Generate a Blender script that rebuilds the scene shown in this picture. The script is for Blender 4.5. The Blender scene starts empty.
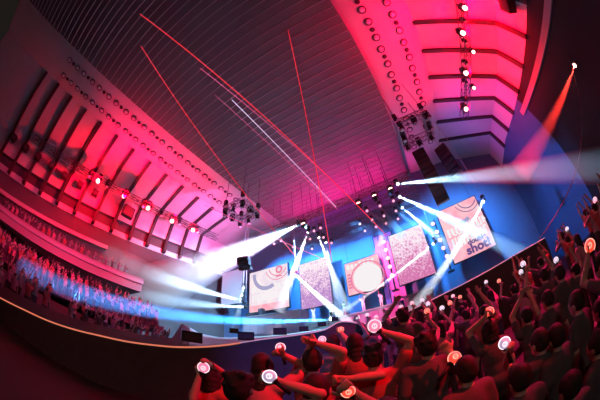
import bpy, bmesh, math, random
from mathutils import Vector, Matrix, Quaternion
random.seed(11)
PI = math.pi
SC = bpy.context.scene
C = SC.collection
E0 = 1.6                      # camera height above the floor

# ------------------------------------------------------------------ camera
PITCH, ROLL, YAW, KF = math.radians(38), math.radians(4.5), math.radians(29), 250.0
nvec = Vector((math.cos(YAW), math.sin(YAW), 0))     # camera-yaw right, in hall axes
dvec = Vector((-math.sin(YAW), math.cos(YAW), 0))    # camera-yaw forward
UP = Vector((0, 0, 1))
fwd = dvec * math.cos(PITCH) + UP * math.sin(PITCH)
u0 = UP * math.cos(PITCH) - dvec * math.sin(PITCH)
CX = nvec * math.cos(ROLL) - u0 * math.sin(ROLL)
CY = u0 * math.cos(ROLL) + nvec * math.sin(ROLL)
EYE = Vector((0, 0, E0))

def ray(px, py):
    dx, dy = px - 300.0, 200.0 - py
    r = math.hypot(dx, dy)
    th = 2 * math.asin(min(1.0, r / (2 * KF)))
    if r < 1e-9: return fwd.copy()
    return (CX * (dx / r) + CY * (dy / r)) * math.sin(th) + fwd * math.cos(th)

def at(px, py, x=None, y=None, z=None, h=None, d=None):
    """where the line of sight of a photo point meets a plane x / y / height above the eye z / horizontal distance h / distance d"""
    v = ray(px, py)
    if x is not None: k = x / v.x
    elif y is not None: k = y / v.y
    elif z is not None: k = z / v.z
    elif h is not None: k = h / math.hypot(v.x, v.y)
    else: k = d
    return EYE + v * k

cam = bpy.data.cameras.new('camera')
cam.type = 'PANO'
cam.sensor_fit = 'HORIZONTAL'; cam.sensor_width = 36.0
cam.panorama_type = 'FISHEYE_EQUISOLID'
cam.fisheye_lens = KF * 36.0 / 600.0
cam.fisheye_fov = math.radians(200)
cam.clip_start = 0.05; cam.clip_end = 300
co = bpy.data.objects.new('camera', cam); C.objects.link(co)
m = Matrix((CX, CY, -fwd)).transposed().to_4x4(); m.translation = EYE
co.matrix_world = m
SC.camera = co

# ------------------------------------------------------------------ materials
MATS = {}
def mat(name, col, rough=0.7, metal=0.0, noise=0.0, nscale=8.0, emit=None, estr=0.0, sample=True, spec=0.3):
    if name in MATS: return MATS[name]
    m = bpy.data.materials.new(name); m.use_nodes = True
    nt = m.node_tree; b = nt.nodes['Principled BSDF']
    b.inputs['Base Color'].default_value = (*col, 1)
    b.inputs['Roughness'].default_value = rough
    b.inputs['Metallic'].default_value = metal
    b.inputs['Specular IOR Level'].default_value = spec
    if noise > 0:
        tc = nt.nodes.new('ShaderNodeTexCoord'); nz = nt.nodes.new('ShaderNodeTexNoise')
        nz.inputs['Scale'].default_value = nscale; nz.inputs['Detail'].default_value = 4
        rmp = nt.nodes.new('ShaderNodeMapRange')
        rmp.inputs['To Min'].default_value = 1 - noise; rmp.inputs['To Max'].default_value = 1 + noise
        mx = nt.nodes.new('ShaderNodeVectorMath'); mx.operation = 'SCALE'
        mx.inputs[0].default_value = col
        nt.links.new(tc.outputs['Object'], nz.inputs['Vector'])
        nt.links.new(nz.outputs['Fac'], rmp.inputs['Value'])
        nt.links.new(rmp.outputs['Result'], mx.inputs['Scale'])
        nt.links.new(mx.outputs['Vector'], b.inputs['Base Color'])
    if emit is not None:
        b.inputs['Emission Color'].default_value = (*emit, 1)
        b.inputs['Emission Strength'].default_value = estr
        if not sample: m.cycles.emission_sampling = 'NONE'
    MATS[name] = m
    return m

def srgb(r, g, b):
    f = lambda c: (c / 255 / 12.92) if c / 255 <= .04045 else ((c / 255 + .055) / 1.055) ** 2.4
    return (f(r), f(g), f(b))

M_floor = mat('black_floor', (.03, .028, .027), .6, noise=.3, nscale=.8)
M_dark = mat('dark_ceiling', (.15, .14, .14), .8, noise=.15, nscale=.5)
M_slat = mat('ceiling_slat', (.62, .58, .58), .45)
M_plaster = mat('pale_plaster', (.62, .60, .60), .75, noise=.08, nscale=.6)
M_rib = mat('rib_black', (.045, .03, .03), .6)
M_navy = mat('blue_light_wall', (.07, .15, .27), .8, noise=.12, nscale=.7)  # blue stage light put into the colour of the right-hand wall
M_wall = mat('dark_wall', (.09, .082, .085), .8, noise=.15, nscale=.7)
M_end = mat('stage_end_blue_light', (.16, .28, .46), .8, noise=.10, nscale=.4)  # blue of the stage lighting put into the end wall's colour
M_black = mat('black_metal', (.02, .02, .022), .5)
M_cloth = mat('black_skirt', (.07, .068, .07), .9, noise=.2, nscale=3)
M_steel = mat('truss_steel', (.35, .35, .37), .4, .6)
M_truss2 = mat('dark_truss', (.10, .10, .11), .5, .3)
M_deck = mat('stage_deck', (.34, .36, .38), .45, noise=.1, nscale=1.5)
M_apron = mat('navy_apron', (.035, .045, .075), .5)
M_riser = mat('stage_riser', (.40, .36, .40), .7)
M_skin = mat('skin', (.50, .33, .26), .55)
M_hair = mat('black_hair', (.022, .019, .017), .65)
M_trou = mat('dark_trousers', (.06, .055, .06), .8)
M_red_shirt = mat('red_tshirt', (.45, .10, .10), .85)
M_white_cos = mat('white_costume', (.85, .83, .85), .7)
M_grey_shirt = mat('grey_tshirt', (.28, .25, .26), .85)
M_dk_shirt = mat('dark_tshirt', (.10, .085, .09), .85)
M_pk_shirt = mat('pink_tshirt', (.55, .22, .30), .85)
M_laser_r = mat('laser_red', (0, 0, 0), emit=(1.0, .03, .05), estr=1.0, sample=False)
M_laser_p = mat('laser_pink', (0, 0, 0), emit=(1.0, .12, .35), estr=1.1, sample=False)
M_laser_w = mat('laser_white', (0, 0, 0), emit=(.85, .7, 1.0), estr=1.0, sample=False)
M_bulb_r = mat('lamp_lens_red', (.1, .02, .02), emit=(1.0, .36, .30), estr=10, sample=False)
M_bulb_p = mat('lamp_lens_pink', (.1, .05, .06), emit=(1.0, .38, .52), estr=1.7, sample=False)
M_bulb_t = mat('tower_bulb', (.1, .05, .06), emit=(1.0, .62, .66), estr=1.6, sample=False)
M_bulb_w = mat('lamp_lens_white', (.1, .1, .1), emit=(.9, .95, 1.0), estr=5, sample=False)
M_strip = mat('edge_led_strip', (.2, .1, .1), emit=(1.0, .27, .15), estr=.65, sample=False)
M_dl = mat('downlight_glass', (.8, .75, .78), .25)

# ------------------------------------------------------------------ mesh helpers
class MB:
    def __init__(s): s.v = []; s.f = []
    def box(s, c, d, R=None):
        c = Vector(c); b = len(s.v)
        for sx, sy, sz in ((-1,-1,-1),(1,-1,-1),(1,1,-1),(-1,1,-1),(-1,-1,1),(1,-1,1),(1,1,1),(-1,1,1)):
            p = Vector((sx*d[0]/2, sy*d[1]/2, sz*d[2]/2))
            if R: p = R @ p
            s.v.append(c + p)
        for q in ((0,3,2,1),(4,5,6,7),(0,1,5,4),(1,2,6,5),(2,3,7,6),(3,0,4,7)): s.f.append([b+i for i in q])
        return s
    def tube(s, a, b_, r0, r1=None, n=8, cap=True):
        a, b_ = Vector(a), Vector(b_); r1 = r0 if r1 is None else r1
        ax = (b_ - a).normalized(); t = ax.orthogonal().normalized(); w = ax.cross(t)
        k = len(s.v)
        for (p, r) in ((a, r0), (b_, r1)):
            for i in range(n):
                an = 2*PI*i/n
                s.v.append(p + t*(math.cos(an)*r) + w*(math.sin(an)*r))
        for i in range(n):
            j = (i+1) % n
            s.f.append([k+i, k+j, k+n+j, k+n+i])
        if cap:
            s.f.append([k+i for i in reversed(range(n))]); s.f.append([k+n+i for i in range(n)])
        return s
    def sphere(s, c, r, n=10, mrings=7, R=None):
        c = Vector(c); r = (r, r, r) if isinstance(r, (int, float)) else r
        k = len(s.v)
        def put(x, y, z):
            p = Vector((x*r[0], y*r[1], z*r[2]))
            if R: p = R @ p
            s.v.append(c + p)
        put(0, 0, -1)
        for j in range(1, mrings):
            ph = -PI/2 + PI*j/mrings
            for i in range(n):
                an = 2*PI*i/n
                put(math.cos(ph)*math.cos(an), math.cos(ph)*math.sin(an), math.sin(ph))
        put(0, 0, 1); top = len(s.v) - 1
        for i in range(n):
            j = (i+1) % n
            s.f.append([k, k+1+j, k+1+i])
            for q in range(mrings-2):
                o = k+1+q*n
                s.f.append([o+i, o+j, o+n+j, o+n+i])
            o = k+1+(mrings-2)*n
            s.f.append([o+i, o+j, top])
        return s
    def torus(s, c, ax, R_, r, n=20, mm=6):
        c = Vector(c); ax = Vector(ax).normalized(); t = ax.orthogonal().normalized(); w = ax.cross(t); k = len(s.v)
        for i in range(n):
            an = 2*PI*i/n; rad = t*math.cos(an) + w*math.sin(an)
            for j in range(mm):
                b = 2*PI*j/mm
                s.v.append(c + rad*(R_ + r*math.cos(b)) + ax*(r*math.sin(b)))
        for i in range(n):
            for j in range(mm):
                s.f.append([k+i*mm+j, k+((i+1)%n)*mm+j, k+((i+1)%n)*mm+(j+1)%mm, k+i*mm+(j+1)%mm])
        return s
    def quad(s, a, b, c, d):
        k = len(s.v); s.v += [Vector(a), Vector(b), Vector(c), Vector(d)]; s.f.append([k, k+1, k+2, k+3]); return s
    def grid(s, rows):
        k = len(s.v); n = len(rows[0])
        for r in rows: s.v += [Vector(p) for p in r]
        for i in range(len(rows)-1):
            for j in range(n-1):
                s.f.append([k+i*n+j, k+i*n+j+1, k+(i+1)*n+j+1, k+(i+1)*n+j])
        return s
    def prism(s, pts, ext):
        """closed polygon pts pushed along ext"""
        k = len(s.v); n = len(pts); ext = Vector(ext)
        s.v += [Vector(p) for p in pts] + [Vector(p)+ext for p in pts]
        s.f.append([k+i for i in reversed(range(n))]); s.f.append([k+n+i for i in range(n)])
        for i in range(n):
            j = (i+1) % n
            s.f.append([k+i, k+j, k+n+j, k+n+i])
        return s
    def mesh(s, name, smooth=False):
        me = bpy.data.meshes.new(name)
        me.from_pydata([tuple(v) for v in s.v], [], s.f); me.update()
        bm = bmesh.new(); bm.from_mesh(me)
        bmesh.ops.recalc_face_normals(bm, faces=bm.faces); bm.to_mesh(me); bm.free()
        if smooth:
            me.polygons.foreach_set('use_smooth', [True]*len(me.polygons))
        return me
    def build(s, name, m, parent=None, smooth=False, M=None):
        me = s.mesh(name, smooth)
        return link(name, me, m, parent, M)

def link(name, me, m=None, parent=None, M=None):
    if m is not None and len(me.materials) == 0: me.materials.append(m)
    o = bpy.data.objects.new(name, me); C.objects.link(o)
    if parent is not None: o.parent = parent
    if M is not None: o.matrix_local = M
    return o

def tag(o, label=None, cat=None, group=None, kind=None):
    if label: o['label'] = label
    if cat: o['category'] = cat
    if group: o['group'] = group
    if kind: o['kind'] = kind
    return o
def empty(name, loc=(0,0,0), label=None, cat=None, group=None, R=None):
    o = bpy.data.objects.new(name, None); C.objects.link(o)
    mm = (R.to_4x4() if R is not None else Matrix.Identity(4)); mm.translation = Vector(loc)
    o.matrix_world = mm; o.empty_display_size = .1
    return tag(o, label, cat, group)
def struct(o): o['kind'] = 'structure'; return o
KIDS = {}
def children(o): return [c for c in KIDS.get(o.name, [])]
def copy_tree(o, kids, parent=None):
    c = o.copy(); C.objects.link(c)
    if parent is not None: c.parent = parent
    for (ch, sub) in kids: copy_tree(ch, sub, c)
    return c
def look(dirv, up=UP):
    """rotation whose local -Z points along dirv"""
    z = -Vector(dirv).normalized(); x = Vector(up).cross(z)
    if x.length < 1e-4: x = Vector((1,0,0))
    x.normalize(); y = z.cross(x)
    return Matrix((x, y, z)).transposed()

# ------------------------------------------------------------------ lights
def spot(p, tgt, power, col, ang, blend=.3, rad=.08, name='spot'):
    l = bpy.data.lights.new(name, 'SPOT'); l.energy = power; l.color = col; l.spot_size = ang; l.spot_blend = blend; l.shadow_soft_size = rad
    o = bpy.data.objects.new(name, l); C.objects.link(o)
    mm = look(Vector(tgt)-Vector(p)).to_4x4(); mm.translation = Vector(p); o.matrix_world = mm
    return o
def point(p, power, col, rad=.15, name='lamp'):
    l = bpy.data.lights.new(name, 'POINT'); l.energy = power; l.color = col; l.shadow_soft_size = rad
    o = bpy.data.objects.new(name, l); C.objects.link(o); o.location = p
    return o

W = bpy.data.worlds.new('world'); SC.world = W; W.use_nodes = True
bg = W.node_tree.nodes['Background']; bg.inputs['Color'].default_value = (.012, .0094, .008, 1); bg.inputs['Strength'].default_value = 1.0

# ================================================================== THE HALL
ZC = E0 + 20.0                       # the dark ceiling
def WL(y): return 29.7                                        # left wall lateral
def WR(y): return 14.3                                        # right wall lateral
def yl(y): return max(-14, min(y, 22))
def yr(y): return max(2, min(y, 22)) - 8
YB, YE = -26.0, 27.0

def lpt(y, s, z): return Vector((s, y, E0 + z))
def ledgeL(y): return -17.5
def ledgeR(y): return 2.1 - .035*max(0, y-12)

ys = [YB + i*(YE-YB)/53 for i in range(54)]
# ceiling: the dark panel over the arena floor with a lip
mb = MB()
mb.grid([[lpt(y, ledgeL(y) + (ledgeR(y)-ledgeL(y))*t, 20.0) for t in (0, .25, .5, .75, 1)] for y in ys])
mb.grid([[lpt(y, ledgeL(y), 20.0), lpt(y, ledgeL(y), 20.7)] for y in ys])
mb.grid([[lpt(y, ledgeR(y), 20.0), lpt(y, ledgeR(y), 20.7)] for y in ys])
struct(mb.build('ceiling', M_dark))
mb = MB()                                                    # slats across the dark panel
y = -25.0
while y < YE-.3:
    xa, xb = ledgeL(y), ledgeR(y)
    mb.box(((xa+xb)/2, y, E0+19.96), (xb-xa-.1, .05, .06)); y += .80
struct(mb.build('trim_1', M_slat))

# the bright coffered border: left and right profiles down to the dark walls
profL = lambda y: [(ledgeL(y), 20.7), (-23.4, 20.4), (-WL(y)+.7, 16.6+.13*yl(y)), (-WL(y), 13.9+.13*yl(y))]
profR = lambda y: [(ledgeR(y), 20.7), (8.0-.06*max(0, y-8), 20.4), (WR(y)-.5, 15.7+.19*yr(y)), (WR(y), 12.7+.22*yr(y))]
def sweep(prof, sub=3):
    rows = []
    for y in ys:
        p = prof(y); r = []
        for i in range(len(p)-1):
            for k in range(sub):
                t = k/sub; r.append(lpt(y, p[i][0]+(p[i+1][0]-p[i][0])*t, p[i][1]+(p[i+1][1]-p[i][1])*t))
        r.append(lpt(y, *p[-1])); rows.append(r)
    return rows
struct(MB().grid(sweep(profL)).build('wall_left', M_plaster))
struct(MB().grid(sweep(profR)).build('wall_right', M_plaster))
# lower side walls (dark), with the recessed band and ledges
zB = lambda y: 12.3 + .12*yl(y)
loL = lambda y: [(-WL(y), 13.9+.13*yl(y)), (-WL(y)-.5, 13.75+.13*yl(y)), (-WL(y)-.5, zB(y)+.35)]
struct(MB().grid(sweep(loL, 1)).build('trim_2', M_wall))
struct(MB().grid(sweep(lambda y: [(-WL(y)-.45, zB(y)+.36), (-WL(y)-.45, zB(y)-.36)], 1)).build('trim_3', M_plaster))
loL2 = lambda y: [(-WL(y)-.6, zB(y)-.3), (-WL(y)-.6, 7.2), (-WL(y)-.6, -1.6)]
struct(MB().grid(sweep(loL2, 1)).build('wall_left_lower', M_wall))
M_recess = mat('recess_shade', (.03, .025, .025), .9)  # flat wall coloured dark to stand for the shade of a recess
loR = lambda y: [(WR(y), 12.7+.22*yr(y)), (WR(y)+.15, 9.3), (WR(y)+.15, -1.6)]
zG = lambda y: 10.75 + .29*(y-7.3)
rR = sweep(loR, 2)
kk = [i for i, y in enumerate(ys) if y > 14][0]
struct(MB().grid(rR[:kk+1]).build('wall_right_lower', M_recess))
struct(MB().grid(rR[kk:]).build('wall_right_stage', M_navy))
MB_g = MB()                                                   # gallery rail on the right wall
for y0, y1 in zip(ys[18:-6], ys[19:-5]):
    if y0 < 1.5 or y1 > 16: continue
    MB_g.prism([lpt(y0, WR(y0)+.10, zG(y0)+.3), lpt(y0, WR(y0)-.12, zG(y0)+.3), lpt(y0, WR(y0)-.12, zG(y0)-.3), lpt(y0, WR(y0)+.10, zG(y0)-.3)], Vector((0, y1-y0, zG(y1)-zG(y0))))
struct(MB_g.build('trim_4', mat('gallery_fascia', (.42, .33, .34), .7)))
struct(MB().grid([[(x, YE, z) for x in (-31, -22, -13, -4, 5, 15)] for z in (-.0, 6, 12, 18, ZC+.8)]).build('wall_end', M_end))

# floor: flat in front of the stage, banked up on the right and on the left
e1 = nvec*math.sin(math.radians(75)) + dvec*math.cos(math.radians(75))
e2 = -nvec*math.sin(math.radians(50)) + dvec*math.cos(math.radians(50))
def fz(p):
    a = p.x*e1.x + p.y*e1.y; b = p.x*e2.x + p.y*e2.y
    return max(0, .155*(a-1.6)) + max(0, .24*(b-8.6))
rows = []
for i in range(47):
    yy = -14 + 41*i/46
    rows.append([(xx, yy, fz(Vector((xx, yy, 0)))) for xx in [-32 + 48*j/46 for j in range(47)]])
# the floor grid is cut where the stage stands, so that it does not rise through the deck
struct(MB().grid([[(p[0], p[1], min(p[2], 2.6)) for p in r] for r in rows]).build('floor', M_floor))

# ribs: each a dark fin following the border from its top down over the bend
def rib(side, y):
    prof = profL if side < 0 else profR
    p = prof(y); s = 1 if side < 0 else -1
    a, b, c = p[1], p[2], p[3]
    a = (a[0] + (0.0 if side < 0 else .0), a[1])
    w = .42 if side < 0 else .36
    off = .28
    out = []
    q = [Vector((a[0], 0, E0+a[1]-.02)), Vector((b[0], 0, E0+b[1])), Vector((c[0], 0, E0+c[1]-.1))]
    if side < 0: q.append(Vector((-WL(y)-.42, 0, E0+zB(y)-.3)))
    ins = [v + Vector((s*off, 0, -.12)) for v in q]
    if side < 0: ins[-1] = q[-1] + Vector((s*(off+.42), 0, .1))
    poly = q + ins[::-1]
    mbb = MB(); mbb.prism([(v.x, y-w/2, v.z) for v in poly], (0, w, 0))
    return mbb
for i in range(13):
    y = -13.6 + 2.78*i
    o = rib(-1, y).build('wall_rib', M_rib)
    tag(o, 'dark vertical rib on the red wall beyond the left seating tiers', 'rib', 'ribs on the red wall over the balcony')
for i in range(7):
    y = 4.9 + 3.0*i
    o = rib(1, y).build('wall_rib', M_rib)
    tag(o, 'dark bent rib on the bright red wall above the right-hand crowd', 'rib', 'ribs on the red wall over the standing crowd')

# downlights in two rows either side of the dark panel
def downlight(x, y, r, label, group, small=False):
    e = empty('recessed_downlight' if not small else 'ceiling_vent', (x, y, E0+20.66-.3*max(0, (ledgeL(y)-x if x < 0 else x-ledgeR(y))/5.9)), label, 'downlight' if not small else 'vent', group)
    mb = MB(); mb.torus((0,0,-.03), (0,0,1), r, r*.15, 18, 6); mb.build('trim_ring', M_rib, e, True)
    if small: MB().sphere((0,0,-.03), (r, r, .05), 12, 6).build('grille', M_rib, e, True)
    else: MB().sphere((0,0,-.06), (r*.82, r*.82, .10), 12, 6).build('glass', M_dl, e, True)
for side in (-1, 1):
    for row in (0, 1):
        for i in range(-4 if side < 0 else 1, 8):
            yc = 1.5 + 2.86*i + (0 if row == 0 else .15)
            if side < 0: x = -19.6 if row == 0 else -21.8
            else: x = (4.05 if row == 0 else 6.3) - .035*max(0, yc-8)
            wh = ('row beside the dark ceiling' if row == 0 else 'row beside the rib tops')
            sd = 'over the balcony' if side < 0 else 'over the standing crowd'
            for dy in (-.82, .82):
                downlight(x, yc+dy, .33, f'round dark-rimmed downlight {sd}, in the {wh}', f'downlights {sd}, {wh}')
            downlight(x, yc, .2, f'small dark round vent between two downlights {sd}, {wh}', f'vents {sd}, {wh}', True)

# ================================================================== STAGE
EDGE = [(0,298,10.5),(24,310,9.8),(48,321,9.2),(75,330,8.6),(100,336,8.2),(125,341.5,7.9),(150,345,7.6),(180,347.5,7.25),(220,346,6.95),(260,340,6.8),(300,335,6.75),(325,330,6.75),(342,322,6.9),(372,324,7.2),(405,313,7.6),(450,291,8.3),(512,257,9.6),(545,238,10.6)]
edge = [at(px, py, h=hh) for px, py, hh in EDGE]
def smooth_line(pts, k=4):
    out = []
    for i in range(len(pts)-1):
        p0 = pts[max(0,i-1)]; p1 = pts[i]; p2 = pts[i+1]; p3 = pts[min(len(pts)-1,i+2)]
        for j in range(k):
            t = j/k
            out.append(.5*((2*p1) + (p2-p0)*t + (2*p0-5*p1+4*p2-p3)*t*t + (3*p1-p0-3*p2+p3)*t**3))
    out.append(pts[-1]); return out
edge = smooth_line(edge)
st = empty('stage', edge[30].xy.to_3d(), 'curved concert stage with a cyan deck and a dark cloth front edged in light', 'stage')
MI = st.matrix_world.inverted()
def inv(p): return MI @ Vector(p)
nE = len(edge)
# deck from the edge back to the rear line
rear = []
for i, p in enumerate(edge):
    out = Vector((p.x, p.y, 0)).normalized()
    rear.append(p)
mb = MB()
rows = []
for i, p in enumerate(edge):
    dirh = Vector((p.x, p.y, 0)).normalized()
    az = math.degrees(math.atan2(dirh.dot(nvec), dirh.dot(dvec)))
    far = 1.6
    tt = max(0, min(1, (az+31)/10)); tt = tt*tt*(3-2*tt)
    far = 1.6 + tt*60
    q = p + dirh*far
    lim = min(1.0, (24.5-p.y)/max(.01, (q-p).y)) if q.y > 24.5 else 1.0
    xr = 13.6
    if p.x + (q-p).x*lim > xr: lim = min(lim, max(.02, (xr-p.x)/max(.01, (q-p).x)))
    if p.x + (q-p).x*lim < -28.0: lim = min(lim, (-28.0-p.x)/(q-p).x)
    q = p + (q-p)*lim
    q.z = max(p.z+.03, p.z + ((E0+3.75 if az < 2 else E0+3.75-.95*min(1, (az-2)/6))-p.z)*min(1, (q-p).xy.length/15))
    rows.append([inv(p + (q-p)*t) for t in (0, .05, .25, .5, .75, 1)])
kw = [i for i, p in enumerate(edge) if math.degrees(math.atan2(p.dot(nvec), p.dot(dvec))) < -26][-1]
MB().grid(rows[:kw+1]).build('walkway', M_cloth, st)
MB().grid([r[:2] for r in rows[kw:]]).build('front_apron', M_apron, st)
mb.grid([r[1:] for r in rows[kw:]]); mb.build('deck', M_deck, st)
mb = MB(); mb.grid([[inv(p), inv((p.x, p.y, 0))] for p in edge]); mb.build('front_skirt', M_cloth, st)
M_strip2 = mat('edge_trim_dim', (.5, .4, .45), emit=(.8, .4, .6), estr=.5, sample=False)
for lo, hi, mm_, lb in ((0, 34, M_strip, 'thin glowing orange-red light strip along the stage edge'), (34, len(edge)-1, M_strip2, 'thin pale trim along the stage edge')):
    mb = MB()
    for a, b in zip(edge[lo:hi], edge[lo+1:hi+1]):
        mb.tube(inv(a+Vector((0,0,.01))), inv(b+Vector((0,0,.01))), .026 if lo == 0 else .016, n=6, cap=False)
    tag(mb.build('edge_light_strip', mm_, st), lb)

# footlights / low monitors along the edge
def wedge(px, py, h, wpx, label):
    p = at(px, py, h=h); w = wpx/250*h
    dirh = Vector((p.x, p.y, 0)).normalized(); R = look(-dirh)
    e = empty('floor_monitor', p, label, 'speaker', 'monitor speakers along the stage edge', R)
    hh = w*.5
    prof = [Vector((0, 0, -w*.3)), Vector((0, 0, w*.3)), Vector((0, hh*.75, w*.3)), Vector((0, hh, w*.05)), Vector((0, hh, -w*.3))]
    mb = MB(); mb.prism([v + Vector((-w/2, 0, 0)) for v in prof], (w, 0, 0)); mb.build('cabinet', M_black, e)
    MB().box((0, hh*.42, -w*.32), (w*.86, hh*.7, .02)).build('grille', mat('grille_cloth', (.06,.06,.065), .9), e)
    mb = MB(); mb.tube((-w*.35, hh*1.0, 0), (w*.35, hh*1.0, 0), w*.03, n=6); mb.build('handle', M_steel, e)
for px, py, h, w, lb in ((192,342,7.3,20,'long low black monitor at the dark bend of the stage edge'),(246,340,6.95,16,'black monitor speaker standing where the white beam meets the stage edge'),
        (234,333,7.9,9,'small grey-topped monitor just behind the black monitor by the white beam'),(280,334.5,7.0,13,'low black monitor above the hand holding a small pink light stick'),
        (304,331,7.0,9,'low monitor in front of the dancer nearest the stage edge'),(322,326,7.1,8,'small monitor below the crossing white beam'),(335,321,7.3,7,'smallest monitor beside the purple end of the stage front')):
    wedge(px, py, h, w, lb)

# risers behind, where the performers stand
def block(name, px0, px1, pyt, pyb, y, depth, label, cat, m):
    a = at(px0, pyb, y=y); b = at(px1, pyb, y=y); t = at((px0+px1)/2, pyt, y=y); bz = min(a.z, b.z)
    e = empty(name, ((a.x+b.x)/2, y+depth/2, bz-1.5), label, cat)
    wid = abs(b.x-a.x); hgt = t.z - (bz-1.5)
    MB().box((0, 0, hgt/2), (wid, depth, hgt)).build('carcass', m, e)
    MB().box((0, -.06, hgt-.06), (wid+.1, depth+.1, .12)).build('top_board', M_deck, e)
    for k in range(int(wid//1.2)):
        MB().box((-wid/2 + .6 + k*1.2, -depth/2-.03, hgt*.5), (1.1, .04, hgt*.86)).build('front_panel', m, e)
    return e
block('stage_riser', 306, 340, 320.5, 326, 21.0, 1.6, 'low grey step where the dancer nearest the stage edge stands', 'riser', M_deck)
block('stage_riser', 340, 402, 309, 322, 20.6, 2.6, 'magenta lit riser under the round-logo screen where two dancers stand', 'riser', M_riser)
block('stage_riser', 404, 436, 291, 302, 22.0, 1.6, 'stepped dark pink riser below the crowd-picture screen beside the logo', 'riser', M_riser)
block('stage_riser', 243, 300, 313.5, 318, 22.4, 1.8, 'low blue riser below the pale poster screen on the far side', 'riser', M_riser)
# equipment boxes seen in front of the left screen
def case(px, py, wpx, hpx, y, label, nm='speaker_cabinet'):
    p = at(px, py, y=y); d = (p-EYE).length; w = wpx/235*d; h = hpx/235*d; p.z = at(271, 313.5, y=22.4).z
    e = empty(nm, p, label, 'speaker')
    MB().box((0, 0, h/2), (w, w*.8, h)).build('cabinet', M_black, e)
    MB().box((0, -w*.41, h/2), (w*.84, .03, h*.84)).build('grille', mat('grille_cloth', (.06,.06,.065), .9), e)
case(261.5, 312, 5, 7.5, 23.2, 'dark blue speaker cabinet in front of the pale poster screen')
case(252, 313, 9, 3.5, 23.0, 'low dark case on the deck below the corner of the pale poster screen')

# ------------------------------------------------------------------ screens
def emat(name, build):
    m = bpy.data.materials.new(name); m.use_nodes = True; nt = m.node_tree; nt.nodes.clear()
    out = nt.nodes.new('ShaderNodeOutputMaterial'); em = nt.nodes.new('ShaderNodeEmission'); nt.links.new(em.outputs[0], out.inputs[0])
    build(nt, em); return m
def flat(c, s=1.0):
    def b(nt, em): em.inputs[0].default_value = (*c, 1); em.inputs[1].default_value = s
    return b
def crowd_pic(seed, tint):
    def b(nt, em):
        tc = nt.nodes.new('ShaderNodeTexCoord'); mp = nt.nodes.new('ShaderNodeMapping'); mp.inputs['Location'].default_value = (seed, 0, 0)
        vo = nt.nodes.new('ShaderNodeTexVoronoi'); vo.inputs['Scale'].default_value = 5.5
        nz = nt.nodes.new('ShaderNodeTexNoise'); nz.inputs['Scale'].default_value = 1.1
        ad = nt.nodes.new('ShaderNodeMath'); ad.operation = 'ADD'
        sx = nt.nodes.new('ShaderNodeSeparateXYZ'); mu = nt.nodes.new('ShaderNodeMath'); mu.operation = 'MULTIPLY_ADD'; mu.inputs[1].default_value = -.17; mu.inputs[2].default_value = -.16
        rp = nt.nodes.new('ShaderNodeValToRGB'); cr = rp.color_ramp
        cr.elements[0].position = .12; cr.elements[0].color = (1, .92, .96, 1)
        cr.elements[1].position = .95; cr.elements[1].color = (*tint, 1)
        e = cr.elements.new(.4); e.color = (.95, .68, .86, 1)
        L = nt.links.new
        L(tc.outputs['Object'], mp.inputs[0]); L(mp.outputs[0], vo.inputs['Vector']); L(mp.outputs[0], nz.inputs['Vector'])
        L(tc.outputs['Object'], sx.inputs[0]); L(sx.outputs['Y'], mu.inputs[0])
        L(vo.outputs['Distance'], ad.inputs[0]); L(mu.outputs[0], ad.inputs[1])
        a2 = nt.nodes.new('ShaderNodeMath'); a2.operation = 'MULTIPLY_ADD'; a2.inputs[1].default_value = .9
        L(nz.outputs['Fac'], a2.inputs[0]); L(ad.outputs[0], a2.inputs[2]); 
        a3 = nt.nodes.new('ShaderNodeMath'); a3.operation = 'SUBTRACT'; a3.inputs[1].default_value = .2
        L(a2.outputs[0], a3.inputs[0]); L(a3.outputs[0], rp.inputs[0]); L(rp.outputs[0], em.inputs[0]); em.inputs[1].default_value = 1.0
    return b
def soft_pic(c0, c1, sc=.5):
    def b(nt, em):
        tc = nt.nodes.new('ShaderNodeTexCoord'); nz = nt.nodes.new('ShaderNodeTexNoise'); nz.inputs['Scale'].default_value = sc
        rp = nt.nodes.new('ShaderNodeValToRGB'); cr = rp.color_ramp
        cr.elements[0].position = .4; cr.elements[0].color = (*c0, 1); cr.elements[1].position = .6; cr.elements[1].color = (*c1, 1)
        nt.links.new(tc.outputs['Object'], nz.inputs['Vector']); nt.links.new(nz.outputs['Fac'], rp.inputs[0]); nt.links.new(rp.outputs[0], em.inputs[0])
    return b
S_pink = emat('screen_pink', soft_pic(srgb(255,170,190), srgb(255,205,215)))
S_pale = emat('screen_pale', soft_pic(srgb(240,222,236), srgb(255,240,244)))
S_white = emat('screen_white', flat((.93, .88, .90)))
S_mauve = emat('screen_mauve', flat(srgb(105, 80, 140)))
S_lav = emat('screen_lavender', flat(srgb(170, 165, 205)))
S_rose = emat('screen_rose', flat(srgb(235, 130, 165)))
S_crowd1 = emat('screen_crowd_a', crowd_pic(3.1, srgb(215, 120, 175)))
S_crowd2 = emat('screen_crowd_b', crowd_pic(9.7, srgb(190, 140, 205)))

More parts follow.
